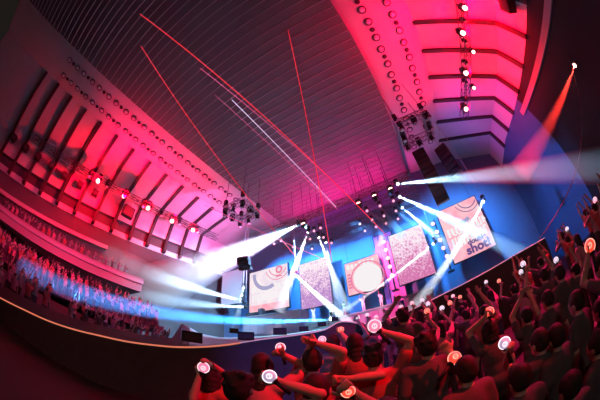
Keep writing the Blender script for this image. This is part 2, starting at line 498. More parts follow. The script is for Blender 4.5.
def screen(name, corners, y, label):
    """corners TL TR BR BL in the photo; the panel hangs at axial distance y, upright; local x right, local y up, local z to the audience"""
    P = [at(*c, y=y) for c in corners]
    cx = sum(p.x for p in P)/4; cz = sum(p.z for p in P)/4
    w = ((P[1].x-P[0].x)+(P[2].x-P[3].x))/2; h = ((P[0].z-P[3].z)+(P[1].z-P[2].z))/2
    R = Matrix(((1,0,0),(0,0,-1),(0,1,0)))
    e = empty(name, (cx, y, cz), label, 'screen', None, R)
    MB().box((0, 0, -.16), (w+.2, h+.2, .26)).build('cabinet', M_black, e)
    for k in (-1, 1): MB().tube((k*w*.4, h/2, -.16), (k*w*.4, E0+20-cz, -.16), .022, n=5).build('hanger_cable', M_truss2, e)
    return e, w, h
def arc(mb, c, r0, r1, a0, a1, z, t=.02, n=16):
    k = len(mb.v)
    for i in range(n+1):
        a = math.radians(a0 + (a1-a0)*i/n)
        for r in (r0, r1):
            for zz in (z, z+t): mb.v.append(Vector((c[0]+r*math.cos(a), c[1]+r*math.sin(a), zz)))
    for i in range(n):
        o = k+4*i
        mb.f += [[o, o+4, o+6, o+2], [o+1, o+3, o+7, o+5], [o, o+1, o+5, o+4], [o+2, o+6, o+7, o+3]]
    mb.f += [[k, k+2, k+3, k+1], [k+4*n, k+4*n+1, k+4*n+3, k+4*n+2]]
    return mb
def text(body, size, parent, loc, m, bold=.03, name='lettering', sx=1.0):
    cu = bpy.data.curves.new('t', 'FONT'); cu.body = body; cu.size = size; cu.extrude = .012; cu.offset = bold; cu.align_x = 'CENTER'
    o = bpy.data.objects.new('t', cu); C.objects.link(o)
    dg = bpy.context.evaluated_depsgraph_get(); dg.update()
    me = bpy.data.meshes.new_from_object(o.evaluated_get(dg)); bpy.data.objects.remove(o)
    me.materials.clear()
    q = link(name, me, m, parent, Matrix.Translation(loc) @ Matrix.Diagonal((sx, 1, 1, 1)))
    return q
def poster(e, w, h, hot):
    MB().box((0, 0, -.01), (w, h, .04)).build('display', S_pink if hot else S_pale, e)
    k = w/4.6
    mb = MB(); arc(mb, (-w*.02, h*.40), w*.30, w*.385, 175, 300, .03); mb.build('ring_graphic', S_lav, e)
    mb = MB(); arc(mb, (w*.27, h*.52), w*.22, w*.24, 190, 330, .03); arc(mb, (w*.27, h*.52), w*.31, w*.325, 195, 320, .03); mb.build('arc_graphic', S_mauve if hot else S_rose, e)
    # the blurred white block lettering: bars of uneven height, not readable in the photograph either
    mb = MB(); rr = random.Random(5)
    for row, (yy, hh, x0, x1) in enumerate(((.02*h, .16*h, -.44*w, .46*w), (-.17*h, .19*h, -.42*w, .42*w))):
        x = x0
        while x < x1:
            bw = w*rr.uniform(.045, .085)
            mb.box((x+bw/2, yy+rr.uniform(-.015, .015)*h, .03), (bw*.86, hh*rr.uniform(.8, 1.05), .02))
            if rr.random() < .5: mb.box((x+bw, yy+hh*rr.choice((-.4, 0, .4)), .03), (bw*.8, hh*.18, .02))
            x += bw*1.25
    mb.build('white_lettering', S_white, e)
    return e
e, w, h = screen('led_screen', [(438,216.5),(471.5,192.5),(496,243),(455,265)], 25.0, 'pink poster screen reading shot!, nearest screen to the blue side wall')
poster(e, w, h, True)
text('shot!', h*.21, e, (w*.12, -h*.455, .03), S_mauve, .05, sx=1.1)
text('double', h*.12, e, (w*.14, -h*.30, .03), S_mauve, .03, 'small_lettering', sx=1.1)
e, w, h = screen('led_screen', [(249.5,269.5),(287.5,267.5),(289,309),(250,310.5)], 25.0, 'pale washed-out poster screen at the far end, behind the dark speaker cabinet')
poster(e, w, h, False)
mb = MB(); arc(mb, (w*.30, h*.40), w*.045, w*.085, 0, 360, .03, n=18); mb.box((w*.30, h*.24, .04), (w*.16, h*.03, .02)); mb.build('numeral_graphic', S_rose, e)
MB().box((0, -h*.42, .005), (w*.98, h*.15, .03)).build('pink_band', S_pink, e)
e, w, h = screen('led_screen', [(299.5,264),(327,257.5),(333,305),(301,308)], 25.2, 'pale mauve screen showing a crowd, between the poster screen and the round logo')
MB().box((0, 0, -.01), (w, h, .04)).build('display', S_crowd2, e)
e, w, h = screen('led_screen', [(388,236.5),(420,224.5),(436.5,272),(400,286)], 25.0, 'bright pink screen showing a crowd beside the column of pink bulbs')
MB().box((0, 0, -.01), (w, h, .04)).build('display', S_crowd1, e)
e, w, h = screen('led_screen', [(343,266),(376,253),(386,287),(350,294)], 25.4, 'central screen with a big white disc in a ring')
MB().box((0, 0, -.01), (w, h, .04)).build('display', S_pink, e)
mb = MB(); mb.tube((w*.10, -h*.10, .01), (w*.10, -h*.10, .05), w*.40, n=36); mb.build('white_disc', S_white, e)
mb = MB(); arc(mb, (w*.10, -h*.10), w*.44, w*.475, 0, 360, .03, n=40); mb.build('ring_graphic', S_rose, e)
mb = MB(); rr = random.Random(8)
for k in range(7): mb.box((-w*.40+k*w*.12, h*.37+rr.uniform(-.02,.02)*h, .03), (w*.09, h*rr.uniform(.10, .16), .02))
mb.build('white_lettering', S_white, e)
mb = MB()
for k in range(5): mb.box((-w*.41, h*.12-k*h*.1, .03), (w*.10, h*.055, .02))
mb.build('side_lettering', S_rose, e)
# plain white scrim panel further along the back
e, w, h = screen('side_screen', [(222,271),(242,271),(242.5,304),(222,304)], 24.6, 'plain white hanging panel left of the pale poster screen')
MB().box((0, 0, -.01), (w, h, .04)).build('fabric', mat('white_fabric', (.8,.82,.85), .8), e)

# added panel behind the bulbs, the pink light put into its colour
e, w, h = screen('glow_panel', [(375,236),(393,231),(405,301),(384,304)], 26.2, 'tall added panel coloured as the pink glow, between the round logo and the crowd screen')
e['category'] = 'glow panel'
MB().box((0, 0, -.01), (w, h, .04)).build('fabric', mat('pink_glow_colour', (.90,.14,.36), .8), e)
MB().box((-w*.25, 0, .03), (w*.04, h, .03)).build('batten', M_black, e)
# bulb columns
def bulb_column(pxs, y, label):
    P = [at(px, py, y=y) for px, py in pxs]
    base = P[-1].copy(); top = P[0]
    e = empty('bulb_tower', (base.x, y, base.z-1.6), label, 'light column')
    MB().box((0, .1, (top.z-base.z+2.2)/2), (.16, .16, top.z-base.z+2.2)).build('pole', M_black, e)
    MB().box((0, .1, .05), (.7, .7, .1)).build('base_plate', M_black, e)
    for p in P:
        f = MB().tube((p.x-base.x, -.02, p.z-base.z+1.6), (p.x-base.x, -.3, p.z-base.z+1.6), .17, .24, 14).build('lamp_housing', M_black, e)
        MB().sphere((p.x-base.x, -.3, p.z-base.z+1.6), (.23, .12, .23), 12, 7).build('lamp_lens', M_bulb_t, f, True)
bulb_column([(384.5,243),(386.5,251),(388.5,259),(390.5,267.5),(392.5,276)], 24.6, 'column of five pink bulbs between the round logo and the crowd screen')
bulb_column([(433,225),(437,233),(440,241),(443.5,249),(447,257)], 24.6, 'column of five pink bulbs beside the edge of the shot! screen')

# ------------------------------------------------------------------ trusses
def truss(name, a, b, s, label, m=M_truss2, step=None):
    a, b = Vector(a), Vector(b); e = empty(name, (a+b)/2, label, 'truss'); c = (a+b)/2
    ax = (b-a).normalized(); t = ax.cross(UP).normalized(); u = t.cross(ax)
    L = (b-a).length; step = step or s*1.1; n = max(2, int(L/step)); r = s*.065
    offs = [t*(i*s/2)+u*(j*s/2) for i, j in ((-1,-1),(1,-1),(1,1),(-1,1))]
    for o in offs:
        MB().tube(a+o-c, b+o-c, r, n=6).build('chord', m, e)
    mb = MB()
    for k in range(n):
        p, q = a+ax*(L*k/n)-c, a+ax*(L*(k+1)/n)-c
        for i in range(4):
            o1, o2 = offs[i], offs[(i+1) % 4]
            mb.tube(p+(o1 if k % 2 else o2), q+(o2 if k % 2 else o1), r*.55, n=4, cap=False)
            mb.tube(p+o1, p+o2, r*.5, n=4, cap=False)
    mb.build('lattice', m, e)
    return e
ZT = E0 + 13.6
truss('lighting_truss', (-15.5, 18.6, ZT+.55), (1.6, 18.6, ZT+.55), .5, 'lighting truss nearest the audience, with the red-pink ceiling washes')
truss('lighting_truss', (-15.5, 20.5, ZT+.55), (1.6, 20.5, ZT+.55), .5, 'second lighting truss back, carrying the steep white beams')
truss('lighting_truss', (-15.5, 22.5, ZT+.55), (1.6, 22.5, ZT+.55), .5, 'third lighting truss back over the stage')
truss('lighting_truss', (-15.5, 24.2, ZT+.55), (1.6, 24.2, ZT+.55), .5, 'rearmost lighting truss, just before the screens')
# side wall trusses (both sides) - with red lamps
LT = [at(px, py, z=15.2) for px, py in ((98,181),(124,196),(148,208),(172,221),(193,230))]
RT = [at(px, py, z=15.5) for px, py in ((465,8),(463,33),(473.5,52),(466,73),(474,88),(466,109))]
truss('side_truss', LT[0]+Vector((-2.4,-11,.35)), LT[-1]+Vector((.7,3.5,.35)), .6, 'long truss of red lamps along the red wall over the balcony')
truss('side_truss', RT[0]+Vector((.55,-3,.35)), RT[-1]+Vector((-.15,1.2,.35)), .6, 'truss of bright red lamps on the wall over the standing crowd', step=.7)
def square_truss(c, s, label):
    e = empty('motor_truss', c, label, 'truss')
    for i in range(4):
        a0, a1 = (i*PI/2+PI/4), ((i+1)*PI/2+PI/4)
        p, q = Vector((math.cos(a0)*s, math.sin(a0)*s, 0)), Vector((math.cos(a1)*s, math.sin(a1)*s, 0))
        mb = MB(); ax = (q-p).normalized(); t = ax.cross(UP); w = .5
        for o in (t*w/2+UP*w/2, -t*w/2+UP*w/2, t*w/2-UP*w/2, -t*w/2-UP*w/2): mb.tube(p+o, q+o, .05, n=5)
        n = 8
        for k in range(n):
            a, b = p+(q-p)*k/n, p+(q-p)*(k+1)/n
            mb.tube(a+t*w/2+UP*w/2, b+t*w/2-UP*w/2, 0.032, n=4); mb.tube(a-t*w/2+UP*w/2, b-t*w/2-UP*w/2, .02, n=4)
            mb.tube(a+t*w/2+UP*w/2, b-t*w/2+UP*w/2, .02, n=4); mb.tube(a+t*w/2-UP*w/2, b-t*w/2-UP*w/2, .02, n=4)
        mb.build('truss_side_frame', M_steel, e)
        hm = MB().box(p+Vector((0,0,.9)), (.34, .3, .6)).build('hoist_motor', M_black, e)
        MB().tube(p+Vector((0,0,1.2)), p+Vector((0,0,5.2)), .03, n=5).build('hoist_chain', M_steel, hm)
square_truss((3.2, 14.6, E0+15.2), 1.75, 'square hoist truss hung over the speaker columns by the red wall')
square_truss((-15.4, 15.0, E0+15.2), 1.75, 'square hoist truss hung by the violet end of the balcony wall')

# speaker columns
def line_array(x, y, ztop, zbot, w, n, label, yaw=0):
    e = empty('line_array', (x, y, E0+zbot), label, 'speaker', None, Matrix.Rotation(yaw, 3, 'Z'))
    h = (ztop-zbot)/n
    for k in range(n):
        t = k/(n-1); tilt = math.radians(18*(1-t)**2)
        c = Vector((0, .55*(1-t)**2, h*(k+.5)))
        R = Matrix.Rotation(tilt, 3, 'X')
        sc = MB().box(c, (w, .7, h*.94), R).build('speaker_cabinet', M_black, e)
        MB().box(c + R @ Vector((0, -.36, 0)), (w*.9, .03, h*.8), R).build('grille', mat('grille_cloth', (.06,.06,.065), .9), sc)
    MB().box((0, 0, n*h+.08), (w*.9, .5, .12)).build('fly_frame', M_steel, e)
    MB().tube((0,0,n*h+.1), (0,0,E0+20-(E0+zbot)), .03, n=5).build('chain', M_steel, e)
line_array(2.75, 16.5, 14.4, 9.3, 1.15, 10, 'tall hanging speaker column crossing in front of the blue corner', math.radians(-8))
line_array(4.75, 16.6, 13.9, 11.2, 1.1, 6, 'short hanging speaker column nearest the ribbed red wall', math.radians(-25))
line_array(-15.6, 16.0, 10.2, 9.2, 1.2, 3, 'small hanging speaker cluster over the far side of the stage', math.radians(20))
# hung speakers on the balcony side wall
for i, (px, py, sz) in enumerate(((14,138,.8),(26,148,.8),(38,157,.8),(51,166,.8),(65,176,.8),(80,185,.8),(95,193,.8),(128,212,1.5))):
    p = at(px, py, x=-28.6 if i < 7 else -27.6)
    big = i == 7
    e = empty('wall_speaker', p, 'large dark square speaker hung below the truss of red lamps' if big else 'dark box speaker hung at a rib foot on the balcony side wall', 'speaker', None if big else 'box speakers along the balcony side wall')
    MB().box((0,0,0), (.7, sz*1.05, sz*.95)).build('cabinet', M_black, e)
    MB().box((.36,0,0), (.03, sz*.9, sz*.8)).build('grille', mat('grille_cloth', (.06,.06,.065), .9), e)
    MB().tube((0,0,sz*.45), (0,0,1.2), .04, n=6).build('bracket', M_steel, e)
p = at(507, 3, x=13.4)
e = empty('wall_speaker', p, 'dark box speaker at the top of the red wall over the standing crowd', 'speaker')
MB().box((0,0,0), (.9, 1.3, 1.0)).build('cabinet', M_black, e); MB().box((-.46,0,0), (.03, 1.1, .8)).build('grille', mat('grille_cloth', (.06,.06,.065), .9), e)

# ------------------------------------------------------------------ lamps
def fixture(p, aim, lens, label, name='moving_head_light', s=1.0, hang=None, group=None, cat='stage light'):
    """a moving-head lamp whose lens sits at p and points along aim"""
    aim = Vector(aim).normalized(); R = look(aim)
    e = empty(name, p, label, cat, group)
    q = R.to_4x4()
    mb = MB(); mb.tube(R @ Vector((0,0,.06*s)), R @ Vector((0,0,.46*s)), .17*s, .13*s, 14); hd = mb.build('lamp_head', M_black, e, False)
    MB().sphere(R @ Vector((0,0,.04*s)), (.15*s, .15*s, .06*s), 12, 6, R).build('lens', lens, hd, True)
    c = R @ Vector((0,0,.28*s))
    mb = MB(); t = aim.cross(UP); t = t.normalized() if t.length > .05 else Vector((1,0,0))
    for k in (-1, 1): mb.box(c + t*(k*.21*s) + UP*.14*s, (.05*s, .09*s, .38*s))
    mb.box(c + UP*.33*s, (.48*s, .12*s, .05*s), Matrix.Rotation(math.atan2(t.y, t.x), 3, 'Z')); mb.build('yoke', M_black, e)
    MB().box(c + UP*.43*s, (.36*s, .3*s, .16*s)).build('base', M_black, e)
    if hang: MB().tube(c + UP*.5*s, c + UP*(.5*s+hang), .03, n=6).build('hanging_clamp', M_steel, e)
    return e

# red wall washes
for i, p in enumerate(LT):
    fixture(p, EYE-p, M_bulb_r, f'red lamp on the balcony truss, number {["one","two","three","four","five"][i]} counting towards the stage', 'wash_light', 1.7, .2, None, 'stage light')
    q = p + Vector((.5, 0, -.3)); spot(q, q + Vector((-1, -.6 if i == 0 else 0, .25)), (5000, 3600, 2800, 2000, 1400)[i], (1, 0, .02), math.radians(165), .6, .12, 'wall_wash')
for i, p in enumerate(RT):
    fixture(p, EYE-p, M_bulb_r, f'red lamp over the standing crowd, number {["one","two","three","four","five","six"][i]} counting towards the stage', 'wash_light', 1.0 if i in (2,4) else 1.4, .2, None, 'stage light')
    q = p + Vector((.3, 0, -.1))
    if i not in (2, 4): spot(q, q + Vector((1, 0, .45)), (2600, 3200, 0, 2800, 0, 1500)[i], (1, 0, .02), math.radians(165), .6, .12, 'wall_wash')
# the same lamps throw red up over the flat border
for i, p in enumerate(LT):
    spot(p + Vector((.5, 0, .3)), (-21.6, p.y-.5, E0+20.6), (2600, 2800, 2300, 1700, 1300)[i], (1, 0, .07), math.radians(105), .9, .1, 'border_wash')
for i in (0, 1, 3, 5):
    p = RT[i]; spot(p + Vector((-.6, 0, .3)), (4.2, p.y-.5, E0+20.6), (2600, 2400, 0, 2200, 0, 1800)[i], (1, 0, .06), math.radians(80), .9, .1, 'border_wash'); spot(p + Vector((-.6, 0, .3)), (8.5, p.y, E0+20.0), (1500, 1500, 0, 1300, 0, 900)[i], (1, 0, .05), math.radians(105), .9, .1, 'border_wash')
# unlit moving heads hanging from the side and hoist trusses
for i in range(7):
    p = LT[0].lerp(LT[-1], -.12 + i*.19) + Vector((.1, .35, -.15))
    fixture(p, Vector((.3, .2, -1)), M_dl, 'unlit moving-head lamp hanging between the red lamps over the balcony', 'moving_head_light', 1.3, .2, 'unlit lamps on the truss over the balcony')
for i in range(5):
    p = RT[0].lerp(RT[-1], .08 + i*.2) + Vector((-.2, .3, -.1))
    fixture(p, Vector((-.3, .2, -1)), M_dl, 'unlit moving-head lamp hanging between the red lamps over the standing crowd', 'moving_head_light', .9, .2, 'unlit lamps on the truss over the standing crowd')
for cc, nm in (((3.2, 14.6), 'by the red wall'), ((-15.4, 15.0), 'by the balcony wall')):
    for k in range(8):
        a = k*PI/4; rr_ = 1.75 if k % 2 == 0 else 1.3
        fixture(Vector((cc[0]+math.cos(a+PI/4)*rr_, cc[1]+math.sin(a+PI/4)*rr_, E0+14.3)), Vector((.2*math.cos(a), .2*math.sin(a), -1)), M_dl, f'unlit moving-head lamp under the square hoist truss {nm}', 'moving_head_light', 1.25, .1, f'unlit lamps under the hoist truss {nm}')
# red-pink ceiling washes on the front truss
CW = [(303,223),(358,202.5),(374,195),(390,188)]
for i, (px, py) in enumerate(CW):
    p = at(px, py, y=18.2)
    fixture(p, Vector((0,-.5,.75)), M_bulb_r, ('red-pink lamp glowing at the head of the big white beam', 'red-pink lamp in the ceiling corner of the stage rig, beside the pink laser', 'red-pink lamp throwing a fan straight up the dark ceiling', 'red-pink lamp nearest the hanging speaker columns, on the front truss')[i], 'wash_light', 1.3, E0+18.4-p.z)
for x in (-13.5, -9.5, -5.5, -1.8):
    spot((x, 24.4, E0+14.9), (x-.3, 22.2, E0+20), 2600, (1, 0, .27), math.radians(150), .95, .15, 'ceiling_wash')
# small moving heads
DOTS = [(367,211,1),(380,206,1),(372,220,2),(396,211,2),(393.5,201,1),(360,224,2),(376,227,3),(384,216,2),(386,223.5,3),(398,219,3),(365,231,3),(314,231,1),(310,239,2),(320.5,228,1),(323.5,237.5,2),(331.5,243,3),(312,249,3),(293,247,2),(274,244,1),(281,241,1)]
YROW = {0: 18.5, 1: 20.4, 2: 22.4, 3: 24.1}
PB = []
for i, (px, py, r) in enumerate(DOTS):
    p = at(px, py, y=YROW[r]-.1)
    aim = Vector((random.uniform(-.3,.3), -.3, -1))
    fixture(p, (EYE-p)*.4 + Vector((0,0,-3)), M_bulb_p, f'small pink moving-head lamp on the {("front","second","third","rear")[r]} stage truss', 'moving_head_light', .9, max(.05, ZT-p.z) if p.z < ZT-.3 else E0+19.2-p.z, f'small pink lamps on the {("front","second","third","rear")[r]} stage truss')

# ------------------------------------------------------------------ beams of light in haze
def haze_mat(density):
    k = f'haze_{density}'
    if k in MATS: return MATS[k]
    m = bpy.data.materials.new(k); m.use_nodes = True; nt = m.node_tree; nt.nodes.clear()
    out = nt.nodes.new('ShaderNodeOutputMaterial'); v = nt.nodes.new('ShaderNodeVolumeScatter')
    v.inputs['Density'].default_value = density; v.inputs['Color'].default_value = (.98, .98, .98, 1); v.inputs['Anisotropy'].default_value = 0
    nt.links.new(v.outputs[0], out.inputs['Volume']); MATS[k] = m; return m
def beam(p0, p1, r0, r1, col, power, dens, label, lens=M_bulb_w, fix=True, s=1.0, soft=.8, stand=False):
    p0, p1 = Vector(p0), Vector(p1); ax = (p1-p0); L = ax.length; d = ax.normalized()
    back = r0*L/(r1-r0)
    o = MB().tube(Vector((0,0,0)), ax, r0, r1, 28).build('light_shaft', haze_mat(dens), None, True)
    o.location = p0
    tag(o, label, 'light beam', kind='thing')
    apex = p0 - d*min(back, .35)
    if fix: fixture(p0 - d*.02, d, lens, label.split(' beam')[0].replace('broad ', '') + ' lamp whose beam ends ' + ' '.join(label.split(' ')[-5:]), 'moving_head_light', s, None if stand else (ZT+.3-p0.z if abs(p0.z-ZT) < 1.5 and p0.z < ZT+.3 else E0+19.2-p0.z))
    half = math.atan2(r1*1.02, L + min(back, .35))
    spot(p0 + d*.05, p1, power, col, 2*half, soft, .04, 'beam_lamp')
    return o
WH = (.80, .88, 1.0); BL = (.25, .5, 1.0)
def pbeam(a, ya, b, yb, r0, w_end, col, power, dens, label, hor=False, **k):
    """from photo point a at axial distance ya to photo point b at axial distance yb; w_end = width in photo pixels at b"""
    p, q = (at(*a, y=ya), at(*b, x=-29.9)) if yb == 'wall' else (at(*a, h=ya), at(*b, h=yb)) if hor else (at(*a, y=ya), at(*b, y=yb))
    r1 = w_end/2/240*(q-EYE).length
    L = (q-p).length
    power = min(2.0e6, power*158*L*L*math.exp(dens*L)/(dens*1.57*r1))       # brightness wanted at the far end -> lamp power
    return beam(p, q, r0, r1, col, power, dens, label, **k)
pbeam((296,226), 18.5, (158,287), 'wall', .10, 48, (.72,.86,1), .25, .11, 'broad white light beam falling from the rig across to the balcony wall')
pbeam((307.5,233), 20.4, (279,312), 21.5, .08, 13, WH, .45, .25, 'white light beam dropping steeply past the pale poster screen')
pbeam((319,238), 22.4, (348,312), 22.0, .07, 13, WH, .30, .22, 'white light beam dropping between the mauve crowd screen and round logo')
pbeam((326,243), 24.0, (339,316), 22.0, .06, 8, WH, .18, .22, 'thin white light beam along the edge of the mauve crowd screen')
pbeam((297,276.5), 20.0, (357,329), 11.5, .06, 13, WH, .30, .22, 'white light beam slanting down to the purple end of stage front')
pbeam((243.5,288), 21.0, (235,331), 16.0, .05, 9, WH, .40, .25, 'short white light beam landing behind the black monitor')
pbeam((398,184), 18.5, (610,165), 5.5, .10, 32, (.40,.68,1), .11, .13, 'broad white light beam reaching over the standing crowd to the wall')
pbeam((400,197), 20.4, (545,268), 13.0, .08, 26, (.30,.6,1), .25, .15, 'pale blue light beam passing behind the shot! screen')
pbeam((402.5,208), 22.3, (452,250), 22.5, .06, 13, WH, .30, .22, 'white light beam ending at the edge of the shot! screen')
pbeam((433,244), 22.5, (338,314), 20.5, .05, 5, WH, .18, .3, 'thin white light beam crossing before the crowd screen and round logo')
pbeam((483,202), 19.0, (409,313), 12.5, .05, 15, WH, .32, .2, 'white light beam crossing the shot! screen down to the crowd')
pbeam((330,319), 18.0, (20,268), 17.0, .10, 24, (.03,.30,1), .30, .10, 'broad blue light beam sweeping low over the far seating block', hor=True, stand=True)
pbeam((240,300), 19.5, (122,262), 'wall', .08, 24, (.55,.8,1), .17, .11, 'pale blue light beam fanning up from the side of the stage to the balcony')
pbeam((243,307), 18.5, (140,296), 'wall', .08, 20, (.45,.75,1), .15, .11, 'lowest pale blue light beam from the side of stage to the balcony end')
# pink short beams from small lamps
for (a, ra, b, rb, w, lb) in (((380,206),1,(402,236),3,7,'pink light beam from the small lamp above the crowd screen'),((367,211),1,(392,226),3,5,'pink light beam slanting under the front truss lamps'),((372,220),2,(384,240),3,4,'short pink light beam above the column of bulbs'),((384,216),2,(380,246),3,4,'pink light beam dropping beside the round logo'),((396,211),2,(416,226),3,4,'violet light beam above the corner of the crowd screen')):
    pbeam(a, YROW[ra], b, YROW[rb]+.5, .05, w*1.4, (1,.10,.26), .7, .4, lb, fix=False)
# red beam from the side wall lamp
p = at(574.5, 66, x=13.6)
q = at(520, 172, h=11.0)
beam(p, q, .04, .62, (1,.03,.02), 60000, .2, 'red light beam falling from a wall lamp towards the standing crowd', lens=M_bulb_r, stand=True)

# lasers
def laser(a, ya, b, zb, r, m, label, rb=None):
    p = at(*a, y=ya); q = at(*b, z=zb)
    o = MB().tube(Vector((0,0,0)), q-p, r, rb or r, 6).build('laser_line', m); o.location = p
    tag(o, label, 'laser')
laser((387,236), 20, (140,14), 19.0, .035, M_laser_r, 'long red laser line ending at the highest point on the dark ceiling')
laser((296,257), 20, (141,46), 19.0, .030, M_laser_r, 'red laser line over the downlights of the balcony side')
laser((332,262), 20, (288,30), 19.0, .032, M_laser_r, 'red laser line standing nearly upright across the dark ceiling')
laser((336,207), 18, (232,100), 19.2, .035, M_laser_w, 'white-violet laser line beside the long red laser')
laser((338,210), 18, (215,95), 19.3, .015, M_laser_p, 'faint violet laser line just under the white laser')
laser((350,197), 24, (200,68), 19.1, .02, M_laser_p, 'faint pink laser line running close along the long red laser')
laser((275,238), 21, (331,262), 9.2, .03, M_laser_p, 'short pink laser line crossing low over the mauve crowd screen')
laser((331,262), 20, (205,205), 12, .02, M_laser_p, 'pink laser line slanting to the hoist truss on the balcony side')
# the hanging cable pair at the edge of the crowd
c0 = at(573, 72, x=13.5); c1 = at(539, 239, h=10.3)
for k, (m, lb) in enumerate(((mat('cable_red', (.6,.15,.2), .5), 'red cable hanging from the wall lamp to the crowd barrier'), (mat('cable_blue', (.25,.45,.55), .5), 'bluish cable hanging beside the red cable'))):
    mb = MB(); pts = [c0.lerp(c1, t/12) - UP*(.9*math.sin(PI*t/12)) + nvec*(.05*k) for t in range(13)]
    for a, b in zip(pts[:-1], pts[1:]): mb.tube(a, b, .013, n=6, cap=False)
    tag(mb.build('hanging_cable', m), lb, 'cable')

# general washes: blue on the stage end, violet up the walls, pink between the screens
for x, z, pw in ((-19, 13.5, 14000), (-13, 13.2, 12000), (-6, 13.5, 7000), (0, 13.5, 7000), (5.5, 12.5, 7000)):
    spot((x, 21.5 if x < 4 else 19.5, E0+z), (x*.95, 27, E0+9.5), pw, (.06, .36, 1), math.radians(120), .8, .3, 'blue_wash')
spot((-9, 19, E0+13), (-29.5, 18, E0+6), 60000, (.30, .60, 1), math.radians(75), .9, .3, 'blue_wash')
spot((-2, 19, E0+13), (14, 18, E0+3.5), 9000, (0, .24, 1), math.radians(58), .9, .3, 'blue_wash')
spot((-10, 20, E0+9), (-27.5, 17, E0+17.5), 36000, (.90, .14, .58), math.radians(60), .9, .3, 'violet_wash')
spot((-2, 19.5, E0+10), (12, 18, E0+16), 5000, (.40, .07, 1), math.radians(60), .9, .3, 'violet_wash')
spot((-5.2, 23.35, E0+12.9), at(390, 262, y=26.2), 9000, (1, .08, .25), math.radians(70), .7, .2, 'pink_wash')
spot((-9, 20, E0+13), (-9, 18, E0+3), 34000, (.22, .72, 1), math.radians(62), .7, .2, 'deck_wash')
spot((-1.5, 15.5, E0+12.5), at(375, 313, y=20.6), 16000, (1, .01, .30), math.radians(36), .7, .2, 'riser_wash')
# added, unseen spots from behind the camera that brighten the dancers
for px, py, yy in ((316, 313, 21.8), (364, 302, 21.4), (382, 302, 21.4)):
    spot((4, -10, E0+17), at(px, py, y=yy), 52000 if px < 340 else 30000, (1, .97, 1), math.radians(4.2), .6, .1, 'dancer_fill')
# from the front-of-house position behind the camera: blue on the stage front, plus an added, unseen fill that lifts the dark crowd
spot((-1, -8, E0+12), (-3.2, 5.6, 1.4), 9000, (.06, .16, 1), math.radians(17), .9, .2, 'front_wash')
spot((.5, -8, E0+12), (.6, 6.4, 1.8), 2500, (.8, .03, .6), math.radians(9), .9, .2, 'front_wash')
spot((3, -14, E0+9), (0, 3, 1.0), 750, (1, .80, .70), math.radians(75), .7, .5, 'crowd_fill')
# red key on the crowd and the tiers from the red lamps of the two side trusses
spot((9.9, .5, E0+13.4), (-.6, 2.3, 1.5), 21000, (1, .006, .02), math.radians(10.5), .7, .1, 'red_key')
spot(RT[3]+Vector((-.2, 0, -.3)), (2.2, 8.0, 2.9), 42000, (1, .01, .12), math.radians(40), .8, .1, 'red_key')
for i, tg in ((1, (-24, 1, E0+5)), (3, (-22, 7, E0+5)), (0, (-25, -6, E0+5))):
    spot(RT[i]+Vector((-.2, 0, -.3)), tg, 36000, (1, .03, .16), math.radians(32), .8, .1, 'red_key')
# ================================================================== PEOPLE
def capsule(mb, a, b, r0, r1, n=10):
    mb.tube(a, b, r0, r1, n); mb.sphere(a, r0, n, 6); mb.sphere(b, r1, n, 6)
def remesh(mb, name, m, vox, smooth_it=2):
    me = mb.mesh(name); o = bpy.data.objects.new(name, me); C.objects.link(o)
    md = o.modifiers.new('r', 'REMESH'); md.mode = 'VOXEL'; md.voxel_size = vox; md.use_smooth_shade = True
    if smooth_it:
        sm = o.modifiers.new('s', 'SMOOTH'); sm.iterations = smooth_it; sm.factor = .5
    dg = bpy.context.evaluated_depsgraph_get()
    out = bpy.data.meshes.new_from_object(o.evaluated_get(dg)); out.name = name
    bpy.data.objects.remove(o); bpy.data.meshes.remove(me)
    out.materials.clear(); out.materials.append(m)
    return out
def rot(v, ax, ang): return Quaternion(ax, ang) @ v
def hand(mb, wrist, f, a, side, curl, detail=True):
    """palm, four unequal fingers bent in three joints and a thumb from the side of the palm; f = wrist to knuckles, a = across the palm"""
    f = f.normalized(); a = (a - f*a.dot(f)).normalized(); n = f.cross(a).normalized()
    for i in range(4):
        o = a*((i-1.5)*.020)
        capsule(mb, wrist + o*.55, wrist + f*.082 + o, .014, .0125, 8)
    if detail:
        for i, ln in enumerate((.070, .078, .073, .057)):
            p = wrist + f*.084 + a*((i-1.5)*.0205); d = f.copy(); 
            for k, (fr, an) in enumerate(((.46, curl), (.30, curl*1.05), (.24, curl*.7))):
                d = rot(d, a, -an if False else an*-1.0)
                q = p + d*ln*fr; capsule(mb, p, q, .0098-.0008*k, .0092-.0008*k, 7); p = q
    th = wrist + f*.026 + a*(.030*side)
    d1 = (f*.62 + a*(.62*side) - n*(.35 if curl > .6 else .1)).normalized()
    capsule(mb, th, th + d1*.042, .0135, .0115, 7)
    d2 = (f*.85 + a*(.05*side) - n*(.75 if curl > .6 else .15)).normalized()
    capsule(mb, th + d1*.042, th + d1*.042 + d2*.034, .0112, .009, 7)
    return n
def ik(S, T, a, b, pole):
    v = T - S; L = v.length
    if L > (a+b)*.985: T = S + v.normalized()*(a+b)*.985; v = T - S; L = v.length
    L = max(L, abs(a-b)*1.1 + .02)
    ca = max(-1, min(1, (a*a + L*L - b*b)/(2*a*L))); an = math.acos(ca)
    u = v.normalized(); w = (pole - u*pole.dot(u)); w = w.normalized() if w.length > 1e-4 else u.orthogonal().normalized()
    return S + u*(a*math.cos(an)) + w*(a*math.sin(an)), T
